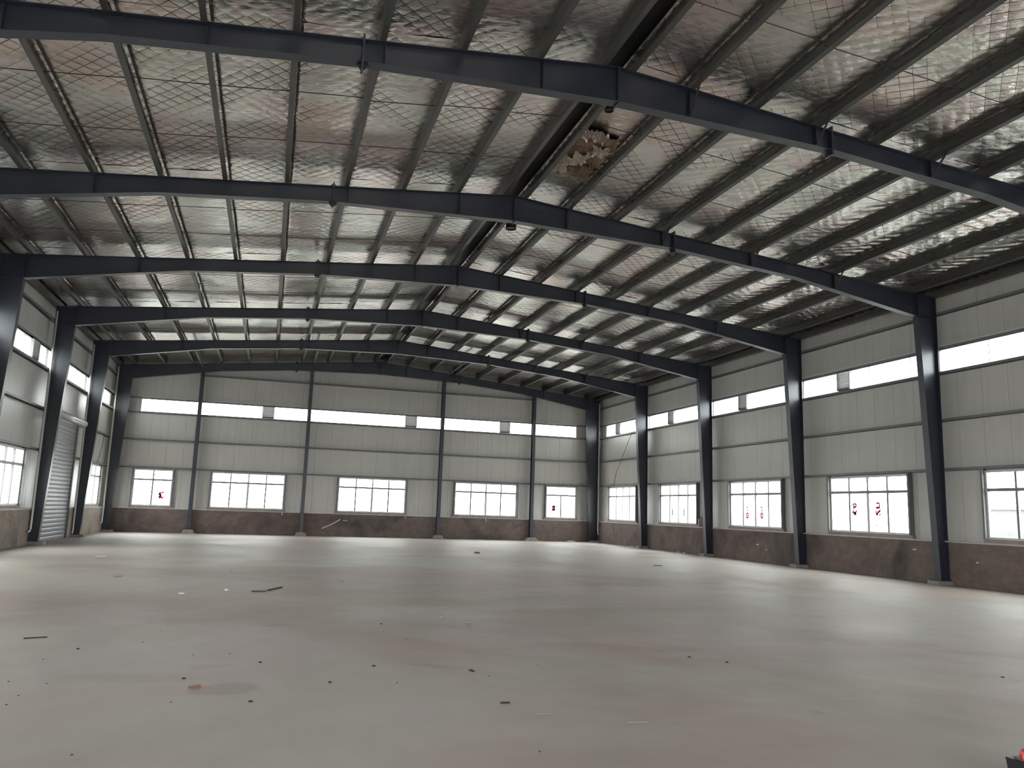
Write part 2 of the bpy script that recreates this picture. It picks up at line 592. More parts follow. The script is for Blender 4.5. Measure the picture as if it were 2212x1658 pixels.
def wall(name, T, a0, a1, zt, wins, strip, doors, girts, label, phase=0.0, strips_from=None):
    """A clad wall: plinth, cap, cladding panels one by one, girts bay by bay."""
    root = empty(name, T((a0 + a1) / 2, 0, 0))
    tag(root, label, 'wall', kind='structure')
    ops = []
    for w_ in wins:
        if w_:
            ops.append((w_[0], w_[1], ZL, WZ1))
    for s_ in strip:
        ops.append((s_[0], s_[1], S0, S1))
    for d_ in doors:
        ops.append((d_[0], d_[1], 0, d_[2]))
    # plinth pieces between doors
    cuts = [a0] + [v for d_ in sorted(doors) for v in (d_[0], d_[1])] + [a1]
    for i in range(0, len(cuts), 2):
        if cuts[i + 1] - cuts[i] < 0.05:
            continue
        MB().box(cuts[i], cuts[i + 1], 0, 0.24, 0, 1.115, T).build('brick_plinth', M['brick_left' if T is T_left else 'brick'], root)
        MB().box(cuts[i], cuts[i + 1], -0.025, 0.25, 1.1155, ZL, T).build('sill_cap', M['cap'], root)
    # cladding
    n0 = math.floor((a0 - phase) / PSTEP)
    n1 = math.ceil((a1 - phase) / PSTEP)
    for n in range(n0, n1):
        p0, p1 = max(a0, phase + n * PSTEP), min(a1, phase + (n + 1) * PSTEP)
        if p1 - p0 < 0.02:
            continue
        xs = sorted({p0, p1} | {v for o in ops for v in (o[0], o[1]) if p0 + 0.01 < v < p1 - 0.01})
        for q0, q1 in zip(xs, xs[1:]):
            mid = (q0 + q1) / 2
            zs = [ZL + 0.001]
            for o in sorted((o for o in ops if o[0] <= mid <= o[1]), key=lambda o: o[2]):
                zs += [o[2], o[3]]
            zs.append(None)
            e0 = 0.005 if q0 == p0 else 0
            e1 = 0.005 if q1 == p1 else 0
            for i in range(0, len(zs), 2):
                lo, hi = zs[i], zs[i + 1]
                h0, h1 = (zt(q0), zt(q1)) if hi is None else (hi, hi)
                if min(h0, h1) - lo < 0.02:
                    continue
                prof = [(q0 + e0, 0.16, h0), (q1 - e1, 0.16, h1), (q1, 0.160 + 3 * e1, h1), (q1, 0.215, h1), (q0, 0.215, h0), (q0, 0.160 + 3 * e0, h0)]
                mb = MB()
                mb.v = [T(a_, d_, lo) for a_, d_, h_ in prof] + [T(a_, d_, h_) for a_, d_, h_ in prof]
                for i_ in range(6):
                    j_ = (i_ + 1) % 6
                    mb.f.append((i_, j_, 6 + j_, 6 + i_))
                mb.f += [tuple(range(5, -1, -1)), tuple(range(6, 12))]
                mb.build('cladding_panel', M['panel'], root)
    # girts per bay
    for z, h, segs, key in girts:
        for (s0, s1) in segs:
            mb = MB()
            mb.box(s0, s1, 0.0, 0.004, z, z + h, T)
            mb.box(s0, s1, 0.0045, 0.155, z + h - 0.005, z + h - 0.001, T)
            mb.box(s0, s1, 0.1555, 0.1595, z, z + h, T)
            mb.build('girt', M[key], root)
    return root


def bays_seg(a_list, skip=()):
    out = []
    for a, b in zip(a_list, a_list[1:]):
        lo, hi = min(a, b), max(a, b)
        for s in skip:
            if lo < s[0] < hi and lo < s[1] < hi:
                out += [(lo + 0.01, s[0]), (s[1], hi - 0.01)]
                break
        else:
            out.append((lo + 0.01, hi - 0.01))
    return out


bay_ys = [YE] + [-6.0 * k for k in range(1, NB)] + [YF]
side_strip_r = [(-0.75 if k == 0 else -6.0 * k, -6.0 * (k + 1)) for k in range(NB)]
side_strip_r = [(max(b, YF + 0.5), a) for a, b in side_strip_r]
side_strip_l = [(max(-6.0 * (k + 1), YF + 0.5), -0.75 if k == 0 else -6.0 * k) for k in range(NB)]
eave = lambda a: HR - SL * (HC + 0.22) + 0.33


def jt(z):
    return (z, 0.07)


girts_side = lambda skip: [
    (G1 - 0.005, 0.07, bays_seg(bay_ys, skip), 'girt'), (G2, 0.07, bays_seg(bay_ys, skip if skip and skip[0][2:] and skip[0][2] > G2 else ()), 'girt'),
    (S0 - 0.075, 0.075, bays_seg(bay_ys), 'girt'), (S1, 0.07, bays_seg(bay_ys), 'girt'), (G3, 0.07, bays_seg(bay_ys), 'girt')]

wr = wall('wall_right', T_right, YF, YE + 0.2, eave, right_win, side_strip_r, [], girts_side(()),
          'ivory grey clad side wall with a row of windows, on the right of the hall', phase=-19.81 + 0.0)
wl = wall('wall_left', T_left, YF, YE + 0.2, eave, left_win, side_strip_l, [DOOR], girts_side([DOOR]),
          'ivory grey clad side wall with the roller shutter, on the left of the hall', phase=0.3)
POSTS = [3.74, 9.0, 15.97, 21.13]
end_x = [0.0] + POSTS + [W]
strip_end = [(1.03, POSTS[0] - 0.02), (POSTS[0] + 0.02, POSTS[1] - 0.02), (POSTS[1] + 0.02, POSTS[2] - 0.02), (POSTS[2] + 0.02, POSTS[3] - 0.02), (POSTS[3] + 0.02, 23.79)]
gable = lambda a: ztop(a) + 0.338
g_end = [(G1 - 0.005, 0.07, bays_seg(end_x), 'girt'), (G2, 0.07, bays_seg(end_x), 'girt'), (S0 - 0.075, 0.075, bays_seg(end_x), 'girt'),
         (S1, 0.07, bays_seg(end_x), 'girt'), (7.72, 0.07, bays_seg(end_x[1:-1]), 'girt')]
we = wall('wall_back', T_end, -0.2, W + 0.2, gable, end_win, strip_end, [], g_end,
          'ivory grey clad gable wall across the far end of the hall', phase=0.02)
wf = wall('wall_front', T_front, -0.2, W + 0.2, gable, front_win, [(1.0, 8.0), (15.0, 23.8)], [ADDED_GATE], [],
          'clad gable wall behind the photographer', phase=0.1)

# ------------------------------------------------------------------ windows
wcount = 0


def window(T, n_in, a0, a1, label, panes=4, upper=4, stickers=(), dark_mid=True):
    global wcount
    wcount += 1
    root = MB()
    f = 0.055
    root.ring(a0, a1, WZ0, WZ1, f, WD0, WD1, T)
    r = root.build('window_%d' % wcount, M['alu'])
    tag(r, label, 'window', kind='structure')
    MB().box(a0 + f, a1 - f, WD0 - 0.005, WD1, WTR - 0.038, WTR + 0.038, T).build('transom', M['aludark'], r)
    # sill below and jamb posts beside
    MB().box(a0 - 0.10, a1 + 0.10, 0.045, 0.24, ZL + 0.001, WZ0 - 0.001, T).build('window_sill', M['sill'], r)
    for a, b in ((a0 - 0.065, a0 - 0.002), (a1 + 0.002, a1 + 0.065)):
        MB().box(a, b, 0.005, 0.20, WZ0, G1 - 0.01, T).build('jamb_post', M['jamb'], r)
    wp = (a1 - a0 - 2 * f) / panes
    for i in range(panes):
        p0, p1 = a0 + f + i * wp, a0 + f + (i + 1) * wp
        MB().box(p0 + 0.02, p1 - 0.02, 0.128, 0.132, WZ0 + f, WTR - 0.02, T).build('pane', M['glass'], r)
        if i:
            t = 0.05 if (panes == 4 and i == 2) else 0.03
            MB().box(p0 - t, p0 + t, WD0 + 0.01, WD1 - 0.01, WZ0 + f, WTR - 0.038, T).build('mullion', M['alu'] if t > 0.04 else M['aludark'], r)
    wp = (a1 - a0 - 2 * f) / upper
    for i in range(upper):
        p0, p1 = a0 + f + i * wp, a0 + f + (i + 1) * wp
        MB().box(p0 + 0.01, p1 - 0.01, 0.128, 0.132, WTR + 0.02, WZ1 - f, T).build('pane', M['glass'], r)
        if i:
            MB().box(p0 - 0.026, p0 + 0.026, WD0 + 0.01, WD1 - 0.01, WTR + 0.038, WZ1 - f, T).build('glazing_bar', M['aludark'], r)
    c = T((a0 + a1) / 2, 0.26, (WZ0 + WZ1) / 2)
    portal('daylight_portal', c, a1 - a0, WZ1 - WZ0, n_in)
    return r


ORD = ['first', 'second', 'third', 'fourth', 'fifth', 'sixth', 'seventh', 'eighth']
wn_end = []
for i, (a, b) in enumerate(end_win):
    lab = ['small two-pane window at the left end of the far gable wall, pink lettering on its right pane',
           'wide window in the far gable wall with a grey band across its top panes',
           'wide window in the middle bay of the far gable wall, lower right panes bluish',
           'wide window in the far gable wall, second from its right end',
           'small window at the right end of the far gable wall, pink mark on its left pane'][i]
    wn_end.append(window(T_end, (0, -1, 0), a, b, lab, 2 if i in (0, 4) else 4, {0: 2, 4: 1}.get(i, 4)))
wn_r = []
for k, (a, b) in enumerate(right_win):
    lab = ['window of the right wall in the far corner bay, nearest the gable wall',
           'window of the right wall with two small grey notices on its middle panes',
           'window of the right wall with two narrow red notices on its middle panes',
           'window of the right wall with large pinkish red lettering on its middle panes',
           'right wall window at the right edge, showing a grey shed outside',
           'right wall window beside the photographer, sixth from the far corner',
           'right wall window behind the photographer, seventh from the far corner',
           'right wall window behind the photographer, last before the front wall'][k]
    wn_r.append(window(T_right, (-1, 0, 0), a, b, lab))
wn_l = {}
for k, w_ in enumerate(left_win):
    if w_:
        lab = ['window of the left wall in the far corner, past the roller shutter', '',
               'window of the left wall just before the roller shutter, at the left edge',
               'left wall window beyond the frame, fourth bay from the gable',
               'left wall window beyond the frame, fifth bay from the gable',
               'left wall window beside the photographer, sixth bay from the gable',
               'left wall window behind the photographer, seventh bay',
               'left wall window behind the photographer, eighth bay'][k]
        wn_l[k] = window(T_left, (1, 0, 0), w_[0], w_[1], lab)
for i, (a, b) in enumerate(front_win):
    window(T_front, (0, 1, 0), a, b, 'window in the wall behind the photographer, %s of two' % ORD[i])
portal('daylight_portal', T_front((ADDED_GATE[0] + ADDED_GATE[1]) / 2, 0.26, ADDED_GATE[2] / 2), ADDED_GATE[1] - ADDED_GATE[0], ADDED_GATE[2], (0, 1, 0))


def strip_window(T, n_in, a0, a1, label, bars):
    global wcount
    wcount += 1
    mb = MB()
    mb.ring(a0, a1, S0 - 0.001, S1 + 0.001, 0.021, 0.10, 0.158, T)
    r = mb.build('window_%d' % wcount, M['jamb'])
    tag(r, label, 'window', kind='structure')
    MB().box(a0, a1, -0.012, -0.002, S1 + 0.045, S1 + 0.085, T).build('bright_flashing', M['alu'], r)
    pts = [a0 + 0.02] + bars + [a1 - 0.02]
    for p0, p1 in zip(pts, pts[1:]):
        if p1 - p0 > 0.03:
            MB().box(p0 + 0.003, p1 - 0.003, 0.128, 0.132, S0 + 0.02, S1 - 0.02, T).build('pane', M['glass'], r)
    for p in bars:
        MB().box(p - 0.006, p + 0.006, 0.12, 0.14, S0 + 0.02, S1 - 0.02, T).build('glazing_bar', M['aludark'], r)
    portal('daylight_portal', T((a0 + a1) / 2, 0.26, (S0 + S1) / 2), a1 - a0, S1 - S0, n_in)
    return r


def louvre(T, a0, a1, label, lap=0.045, group='louvre vents in the high window strips'):
    z0, z1 = S0 + 0.022, S1 - 0.022
    root = MB()
    root.ring(a0, a1, z0, z1, 0.025, 0.02, 0.115, T)
    o = root.build('louvre_vent', M['vent'])
    tag(o, label, 'vent', group)
    n = 10
    for i in range(n):
        z = z0 + 0.027 + i * (z1 - z0 - 0.052) / n
        pts = [(a0 + 0.026, 0.03, z + lap), (a1 - 0.026, 0.03, z + lap), (a1 - 0.026, 0.10, z), (a0 + 0.026, 0.10, z),
               (a0 + 0.026, 0.03, z + lap + 0.007), (a1 - 0.026, 0.03, z + lap + 0.007), (a1 - 0.026, 0.10, z + 0.007), (a0 + 0.026, 0.10, z + 0.007)]
        MB().hexa([T(*q) for q in pts]).build('louvre_blade', M['vent'], o)
    return o


BAYN = ['far corner', 'second', 'third', 'fourth', 'fifth', 'sixth', 'seventh', 'last']
for k, (a, b) in enumerate(side_strip_r):
    vents = {0: (-2.75, -2.2), 1: (-8.67, -8.13), 2: (-14.62, -14.03), 3: (-20.46, -19.85)}
    strip_window(T_right, (-1, 0, 0), a, b, 'high strip window of the right wall, %s bay from the gable' % BAYN[k],
                 [b - 6 * t for t in (0.27, 0.54, 0.82)][::-1] if k else [])
    if k in vents:
        louvre(T_right, vents[k][0], vents[k][1], ['small grey louvre vent in the right wall strip window, nearest the far corner',
                                                    'grey louvre vent in the right wall strip window, second from the far corner',
                                                    'grey louvre vent in the right wall strip window, third from the far corner',
                                                    'wide slatted louvre vent in the right wall strip window, the one nearest the viewer'][k], 0.052 if k < 3 else 0.034)
for k, (a, b) in enumerate(side_strip_l):
    strip_window(T_left, (1, 0, 0), a, b, 'high strip window of the left wall, %s bay from the gable' % BAYN[k],
                 [a + (b - a) * t for t in (1 / 7, 2 / 7, 3 / 7, 4 / 7, 5 / 7, 6 / 7)])
    if k == 2:
        louvre(T_left, -14.0, -13.3, 'pale louvre vent in the left wall strip window, above the window at the left edge')
for i, (a, b) in enumerate(strip_end):
    strip_window(T_end, (0, -1, 0), a, b, ['high strip window at the left end of the far gable wall',
                                            'high strip window of the gable wall between first and second posts',
                                            'longest high strip window of the gable wall, between its middle posts',
                                            'high strip window of the gable wall between third and fourth posts',
                                            'high strip window at the right end of the far gable wall'][i], [])
for x0, x1, s in ((6.70, 7.29, 'left'), (13.99, 14.61, 'middle'), (19.23, 19.82, 'right')):
    louvre(T_end, x0, x1, '%s one of three grey louvre vents in the far gable strip window' % s)
for (a, b) in ((1.0, 8.0), (15.0, 23.8)):
    strip_window(T_front, (0, 1, 0), a, b, 'high strip window behind the photographer, %s of the added gateway' % ('left' if a < 5 else 'right'), [])

# ------------------------------------------------------------------ ceiling: deck, purlins, foil, rods
ceil = empty('ceiling', (HC, (YE + YF) / 2, HR))
tag(ceil, 'pitched roof lined with crumpled silver foil insulation between dark purlins', 'ceiling', kind='structure')
for s in (-1, 1):
    xa, xb = HC + s * 0.0, HC + s * (HC + 0.45)
    za, zb = ztop(xa) + 0.34, ztop(xa) + 0.34 - SL * (HC + 0.45)
    pts = [(xa, YF - 0.3, za), (xb, YF - 0.3, zb), (xb, YE + 0.3, zb), (xa, YE + 0.3, za),
           (xa, YF - 0.3, za + .06), (xb, YF - 0.3, zb + .06), (xb, YE + 0.3, zb + .06), (xa, YE + 0.3, za + .06)]
    MB().hexa(pts).build('roof_deck', M['deck'], ceil)
OFFS = [0.22] + [1.35 + 1.29 * i for i in range(9)]
PY0, PY1 = YF + 0.02, YE + 0.15


def purlin(s, off):
    """C channel: web on the down-slope side, open towards the ridge."""
    x = HC + s * off
    z = ztop(x) + 0.002
    mb = MB()
    wd, t = 0.095, 0.006
    c, sn = math.cos(math.atan(SL)), math.sin(math.atan(SL)) * (-s)

    def L(u, v):  # u = down slope, v = normal to the roof
        return (x + s * (u * c) + s * v * math.sin(math.atan(SL)), z - u * math.sin(math.atan(SL)) + v * c)

    def pl(u0, u1, v0, v1):
        q = [L(u0, v0), L(u1, v0), L(u1, v1), L(u0, v1)]
        mb.hexa([(q[0][0], PY0, q[0][1]), (q[1][0], PY0, q[1][1]), (q[2][0], PY0, q[2][1]), (q[3][0], PY0, q[3][1]),
                 (q[0][0], PY1, q[0][1]), (q[1][0], PY1, q[1][1]), (q[2][0], PY1, q[2][1]), (q[3][0], PY1, q[3][1])])
    pl(wd - t, wd, 0, PUR)
    pl(0, wd - t - 0.0003, 0, t)
    pl(0, wd - t - 0.0003, PUR - t, PUR)
    pl(0, t, t + 0.0003, 0.025)
    return mb.build('purlin', M['purlin'], ceil)


for s in (-1, 1):
    for off in OFFS:
        purlin(s, off)


def foil_panel(s, o0, o1, y0, y1, step):
    """One length of quilted foil between two purlins and two frames."""
    nu = max(6, int(round((o1 - o0) / step)))
    nv = max(8, int(round((y1 - y0) / step)))
    uu, vv = np.meshgrid(np.linspace(o0, o1, nu + 1), np.linspace(y0, y1, nv + 1), indexing='ij')
    t = (uu - o0) / (o1 - o0)
    base = HR - SL * uu + PUR + 0.004
    if s > 0:
        X = HC + uu
    else:
        X = HC - uu
    p = 0.30
    A = (uu + vv) / p
    B = (uu - vv) / p
    q = (np.abs(np.sin(np.pi * A)) * np.abs(np.sin(np.pi * B))) ** 0.35
    ph = rng.uniform(0, 6.28, 6)
    soft = 0.5 + 0.5 * np.sin(0.9 * vv + ph[0]) * np.sin(2.1 * uu + ph[1])
    edge = np.minimum(t, 1 - t) * (o1 - o0)
    d = 0.010 + (0.004 + 0.008 * soft) * q
    sag = rng.uniform(0.0, 0.012)
    d = d + sag * np.sin(np.pi * t)
    # pinched pleats along the purlins
    pl = np.exp(-edge / 0.13)
    rip = np.abs(np.sin(vv * 2 * np.pi / 0.44 + 2.2 * np.sin(vv * 3.1 + ph[2]) + 9 * edge))
    d = d + pl * 0.017 * (rip ** 1.3) * (0.6 + 0.4 * np.sin(vv * 5 + ph[3]))
    # long soft creases
    d = d + 0.004 * np.sin(vv * 3.3 + 2 * np.sin(uu * 2.4 + ph[4]) + ph[5])
    if s > 0:
        strong = np.clip((uu - 5.0) / 5.0, 0, 1)
        d = d + strong * 0.010 * np.sin(vv * 17 + 3 * np.sin(uu * 6 + ph[0]) + 2 * np.sin(vv * 2.2)) * np.sin(uu * 7 + ph[1])
    pin = np.clip(edge / 0.05, 0, 1)
    Z = base - d * pin - 0.004
    verts = np.stack([X, vv, Z], -1).reshape(-1, 3)
    idx = np.arange((nu + 1) * (nv + 1)).reshape(nu + 1, nv + 1)
    a, b, c, e = idx[:-1, :-1], idx[1:, :-1], idx[1:, 1:], idx[:-1, 1:]
    quads = np.stack([a, e, c, b] if s > 0 else [a, b, c, e], -1).reshape(-1, 4)
    me = bpy.data.meshes.new('foil_panel')
    me.vertices.add(len(verts))
    me.vertices.foreach_set('co', verts.ravel())
    me.loops.add(quads.size)
    me.loops.foreach_set('vertex_index', quads.ravel())
    me.polygons.add(len(quads))
    me.polygons.foreach_set('loop_start', np.arange(0, quads.size, 4))
    me.polygons.foreach_set('loop_total', np.full(len(quads), 4))
    me.polygons.foreach_set('use_smooth', np.ones(len(quads), dtype=bool))
    me.materials.append(M['foil'])
    me.update(calc_edges=True)
    me.validate()
    o = bpy.data.objects.new('foil_panel', me)
    col.objects.link(o)
    o.parent = ceil
    o.matrix_parent_inverse = ceil.matrix_world.inverted()
    return o


edges_o = OFFS + [HC + 0.2]
for k in range(NB):
    y0 = -6.0 * (k + 1) if k < NB - 1 else YF
    y1 = -6.0 * k if k else YE + 0.1
    step = {0: 0.09, 1: 0.07, 2: 0.055, 3: 0.045, 4: 0.032, 5: 0.036}.get(k, 0.2)
    for s in (-1, 1):
        for o0, o1 in zip(edges_o, edges_o[1:]):
            foil_panel(s, o0, o1, y0, y1, step)
# ridge capping above the two ridge purlins
MB().box(HC - 0.24, HC + 0.24, YF, YE + 0.1, HR + PUR + 0.03, HR + PUR + 0.05).build('ridge_flashing', M['black'], ceil)

# wire mesh under the foil, one joined part
wm = MB()
pw = 0.42 / 0.72
for s in (-1, 1):
    for sg in (1, -1):
        for n in range(-170, 170):
            # wire runs where  off + sg*y = n * 0.30
            o_a, o_b = 0.22, HC
            va, vb = sg * (n * 0.30 - o_a), sg * (n * 0.30 - o_b)
            pa, pb = [o_a, va], [o_b, vb]
            lo, hi = -36.5, -8.0

            def clip(p_, q_):
                if p_[1] < lo:
                    f = (lo - p_[1]) / (q_[1] - p_[1])
                    return [p_[0] + f * (q_[0] - p_[0]), lo]
                if p_[1] > hi:
                    f = (hi - p_[1]) / (q_[1] - p_[1])
                    return [p_[0] + f * (q_[0] - p_[0]), hi]
                return p_
            if (va < lo and vb < lo) or (va > hi and vb > hi):
                continue
            pa, pb = clip(pa, pb), clip(pb, pa)
            if abs(pa[1] - pb[1]) < 0.3:
                continue
            mid = []
            for e in (pa, pb):
                mid.append((HC + s * e[0], e[1], HR - SL * e[0] + PUR - 0.0165))
            wm.bar(mid[0], mid[1], 0.005, 0.003)
tag(wm.build('wire_mesh', M['wire'], ceil), kind='stuff')

# sag rods at third points of each bay, one per purlin gap
for k in range(6):
    for f in (1 / 3, 2 / 3):
        y = -6.0 * k - 6.0 * f
        for s in (-1, 1):
            for o0, o1 in zip(OFFS, OFFS[1:]):
                jj = random.uniform(-0.05, 0.05)
                a = (HC + s * (o0 + 0.01), y + jj, ztop(HC + o0) + 0.11)
                b = (HC + s * (o1 - 0.01), y + jj + random.uniform(-0.03, 0.03), ztop(HC + o1) + 0.11)
                MB().tube([a, b], 0.008, 5).build('sag_rod', M['rod'], ceil)
# rigid tie tubes from the gable frame to the next frame, and two slim roof brace rods
for x in POSTS[:3]:
    MB().tube([(x, -0.12, ztop(x) - 0.14), (x, -5.88, ztop(x) - 0.14)], 0.045, 10).build('tie_tube', M['purlin'], ceil, True)
for xa, xb in ((3.8, 8.9), (16.1, 21.0)):
    MB().tube([(xa, -0.15, ztop(xa) - 0.06), (xb, -5.85, ztop(xb) - 0.06)], 0.011, 6).build('brace_rod', M['rod'], ceil)
# eave struts
for s in (-1, 1):
    xx = HC + s * (HC - 0.03)
    MB().box(xx - 0.08, xx + 0.08, YF, YE, ztop(xx) + 0.0, ztop(xx) + 0.16).build('eave_strut', M['purlin'], ceil)

# ------------------------------------------------------------------ steel portal frames
RP = [(0.0, 0.72), (0.62, 0.66), (4.6, 0.36), (8.2, 0.37), (HC, 0.63)]   # rafter depth along the half span


def rdepth(u):
    for (a, da), (b, db) in zip(RP, RP[1:]):
        if u <= b:
            return da + (db - da) * (u - a) / (b - a)
    return RP[-1][1]


FL, WB, FT = 0.21, 0.010, 0.014


def plate(mb, p, q, w0, w1, y):
    """flat flange plate following the edge p->q (x,z), thickness FT to the inside given by sign"""
    (x0, z0), (x1, z1), th = p, q, w0
    mb.hexa([(x0, y - w1 / 2, z0), (x1, y - w1 / 2, z1), (x1, y + w1 / 2, z1), (x0, y + w1 / 2, z0),
             (x0, y - w1 / 2, z0 + th), (x1, y - w1 / 2, z1 + th), (x1, y + w1 / 2, z1 + th), (x0, y + w1 / 2, z0 + th)])


def frame(k, label):
    y = -6.0 * k
    root = empty('portal_frame', (HC, y, 0))
    tag(root, label, 'steel frame', 'portal frames spanning the hall')
    for s in (-1, 1):
        X = lambda u: HC + s * (HC - u)      # u measured inwards from the wall face
        # rafter: flanges and web
        mb = MB()
        us = [0.62, 2.6, 4.6, 8.2, 10.3, HC]
        for a, b in zip(us, us[1:]):
            za, zb = ztop(a), ztop(b)
            ba, bb = za - rdepth(a), zb - rdepth(b)
            plate(mb, (X(a), za - FT), (X(b), zb - FT), FT, FL, y)
            plate(mb, (X(a), ba), (X(b), bb), FT, FL, y)
            mb.hexa([(X(a), y - WB / 2, ba + FT), (X(b), y - WB / 2, bb + FT), (X(b), y + WB / 2, bb + FT), (X(a), y + WB / 2, ba + FT),
                     (X(a), y - WB / 2, za - FT), (X(b), y - WB / 2, zb - FT), (X(b), y + WB / 2, zb - FT), (X(a), y + WB / 2, za - FT)])
        raf = mb.build('rafter', M['paint'], root)
        # web stiffeners under the purlins
        for off in (1.35, 3.93, 6.51, 9.09):
            u = HC - off
            z1_, d_ = ztop(u), rdepth(u)
            MB().box(X(u) - 0.005, X(u) + 0.005, y - FL / 2 + 0.012, y - WB / 2 - 0.001, z1_ - d_ + FT + 0.002, z1_ - FT - 0.002).build('stiffener', M['paint'], raf)
        # column, tapering to the base
        if k == 0 and s > 0:
            db, dt = 0.50, 0.80
        else:
            db, dt = 0.29, 0.62
        mb = MB()
        zk = ztop(0.62) - 0.0
        z0, z1_ = 0.12, 7.33
        # outer flange
        zo = ztop(0.02) - 0.02
        mb.box(X(0.012) - 0.007, X(0.012) + 0.007, y - FL / 2, y + FL / 2, z0, zo)
        # inner flange (leaning) up to the knee
        xi0, xi1 = X(db), X(dt)
        mb.hexa([(xi0 - 0.008, y - FL / 2, z0), (xi0 + 0.008, y - FL / 2, z0), (xi0 + 0.008, y + FL / 2, z0), (xi0 - 0.008, y + FL / 2, z0),
                 (xi1 - 0.008, y - FL / 2, z1_), (xi1 + 0.008, y - FL / 2, z1_), (xi1 + 0.008, y + FL / 2, z1_), (xi1 - 0.008, y + FL / 2, z1_)])
        # web
        xa, xb0, xb1 = X(0.02), X(db - 0.009), X(dt - 0.009)
        mb.hexa([(xa, y - WB / 2, z0), (xb0, y - WB / 2, z0), (xb0, y + WB / 2, z0), (xa, y + WB / 2, z0),
                 (xa, y - WB / 2, z1_), (xb1, y - WB / 2, z1_), (xb1, y + WB / 2, z1_), (xa, y + WB / 2, z1_)])
        # knee web and end plates
        zt0, zt1 = ztop(0.02) - 0.02, ztop(0.6) - 0.02
        mb.hexa([(xa, y - WB / 2, z1_), (X(0.6), y - WB / 2, z1_), (X(0.6), y + WB / 2, z1_), (xa, y + WB / 2, z1_),
                 (xa, y - WB / 2, zt0), (X(0.6), y - WB / 2, zt1), (X(0.6), y + WB / 2, zt1), (xa, y + WB / 2, zt0)])
        plate(mb, (X(0.0), ztop(0.0) - FT), (X(0.61), ztop(0.61) - FT), FT, FL, y)
        plate(mb, (X(0.02), z1_ - FT / 2), (X(0.61), z1_ - FT / 2), FT, FL, y)
        mb.build('column', M['paint'], root)
        MB().box(X(0.618) - 0.010, X(0.618) + 0.010, y - FL / 2 - 0.002, y + FL / 2 + 0.002, 7.24, ztop(0.62) + 0.05).build('end_plate', M['paint'], root)
        # bolted splice in the rafter
        u = 8.2
        e = MB().box(X(u) - 0.016, X(u) + 0.016, y - FL / 2 - 0.003, y + FL / 2 + 0.003, ztop(u) - rdepth(u) - 0.10, ztop(u) + 0.08)
        for sg, zz, hh in ((1, ztop(u), 0.075), (-1, ztop(u) - rdepth(u), -0.095)):
            for t in (-1, 1):
                e.hexa([(X(u) + t * 0.017, y - 0.005, zz), (X(u) + t * 0.10, y - 0.005, zz), (X(u) + t * 0.10, y + 0.005, zz), (X(u) + t * 0.017, y + 0.005, zz),
                        (X(u) + t * 0.017, y - 0.005, zz + hh), (X(u) + t * 0.03, y - 0.005, zz + hh), (X(u) + t * 0.03, y + 0.005, zz + hh), (X(u) + t * 0.017, y + 0.005, zz + hh)])
        sp = e.build('splice_plate', M['paint'], root)
        if k:
            for off in (1.35, 3.93, 6.51, 9.09):
                u = HC - off
                zz = ztop(u)
                if s > 0:
                    MB().bar((X(u), y - 0.09, zz - rdepth(u) + 0.03), (X(u) + 0.0, y - 0.50, zz + 0.03), 0.035, 0.02).build('flange_brace', M['chip'], root)
        # base plate and grout pad
        MB().box(min(X(-0.0), X(db + 0.06)), max(X(0.0), X(db + 0.06)), y - 0.17, y + 0.17, 0.101, 0.12).build('base_plate', M['paint'], root)
    MB().box(HC - 0.015, HC + 0.015, y - FL / 2 - 0.003, y + FL / 2 + 0.003, HR - 0.66, HR + 0.0).build('ridge_plate', M['paint'], root)
    return root


frame_labels = ['bluish portal frame standing against the far gable wall',
                'dark portal frame next in front of the far gable frame',
                'dark portal frame whose left column stands beside the roller shutter, on its near side',
                'dark portal frame reaching the left edge, with its left column cut off',
                'dark portal frame whose right column is the nearest one in view',
                'dark rafter frame crossing the top of the view, nearest in sight',
                'dark portal frame overhead of the photographer',
                'dark portal frame behind the photographer']
for k in range(NB):
    frame(k, frame_labels[k])
# ragged grout pads below the columns
for k in range(NB):
    for s in (-1, 1):
        X = HC + s * (HC - 0.27)
        h = 0.045 if (k != 4 or s < 0) else 0.045
        mb = MB()
        c = (X, -6.0 * k, 0)
        w_, l_ = (0.24, 0.24)
        mb.box(X - (0.21 if s > 0 else 0.27), X + (0.27 if s > 0 else 0.21), -6.0 * k - 0.19, -6.0 * k + 0.19, 0.0, 0.10)
        o = mb.build('grout_pad', M['pad'])
        side = 'right' if s > 0 else 'left'
        tag(o, 'rough concrete pad under the %s column of the %s frame from the gable' % (side, ORD[k]), 'pad', 'grout pads under the columns')

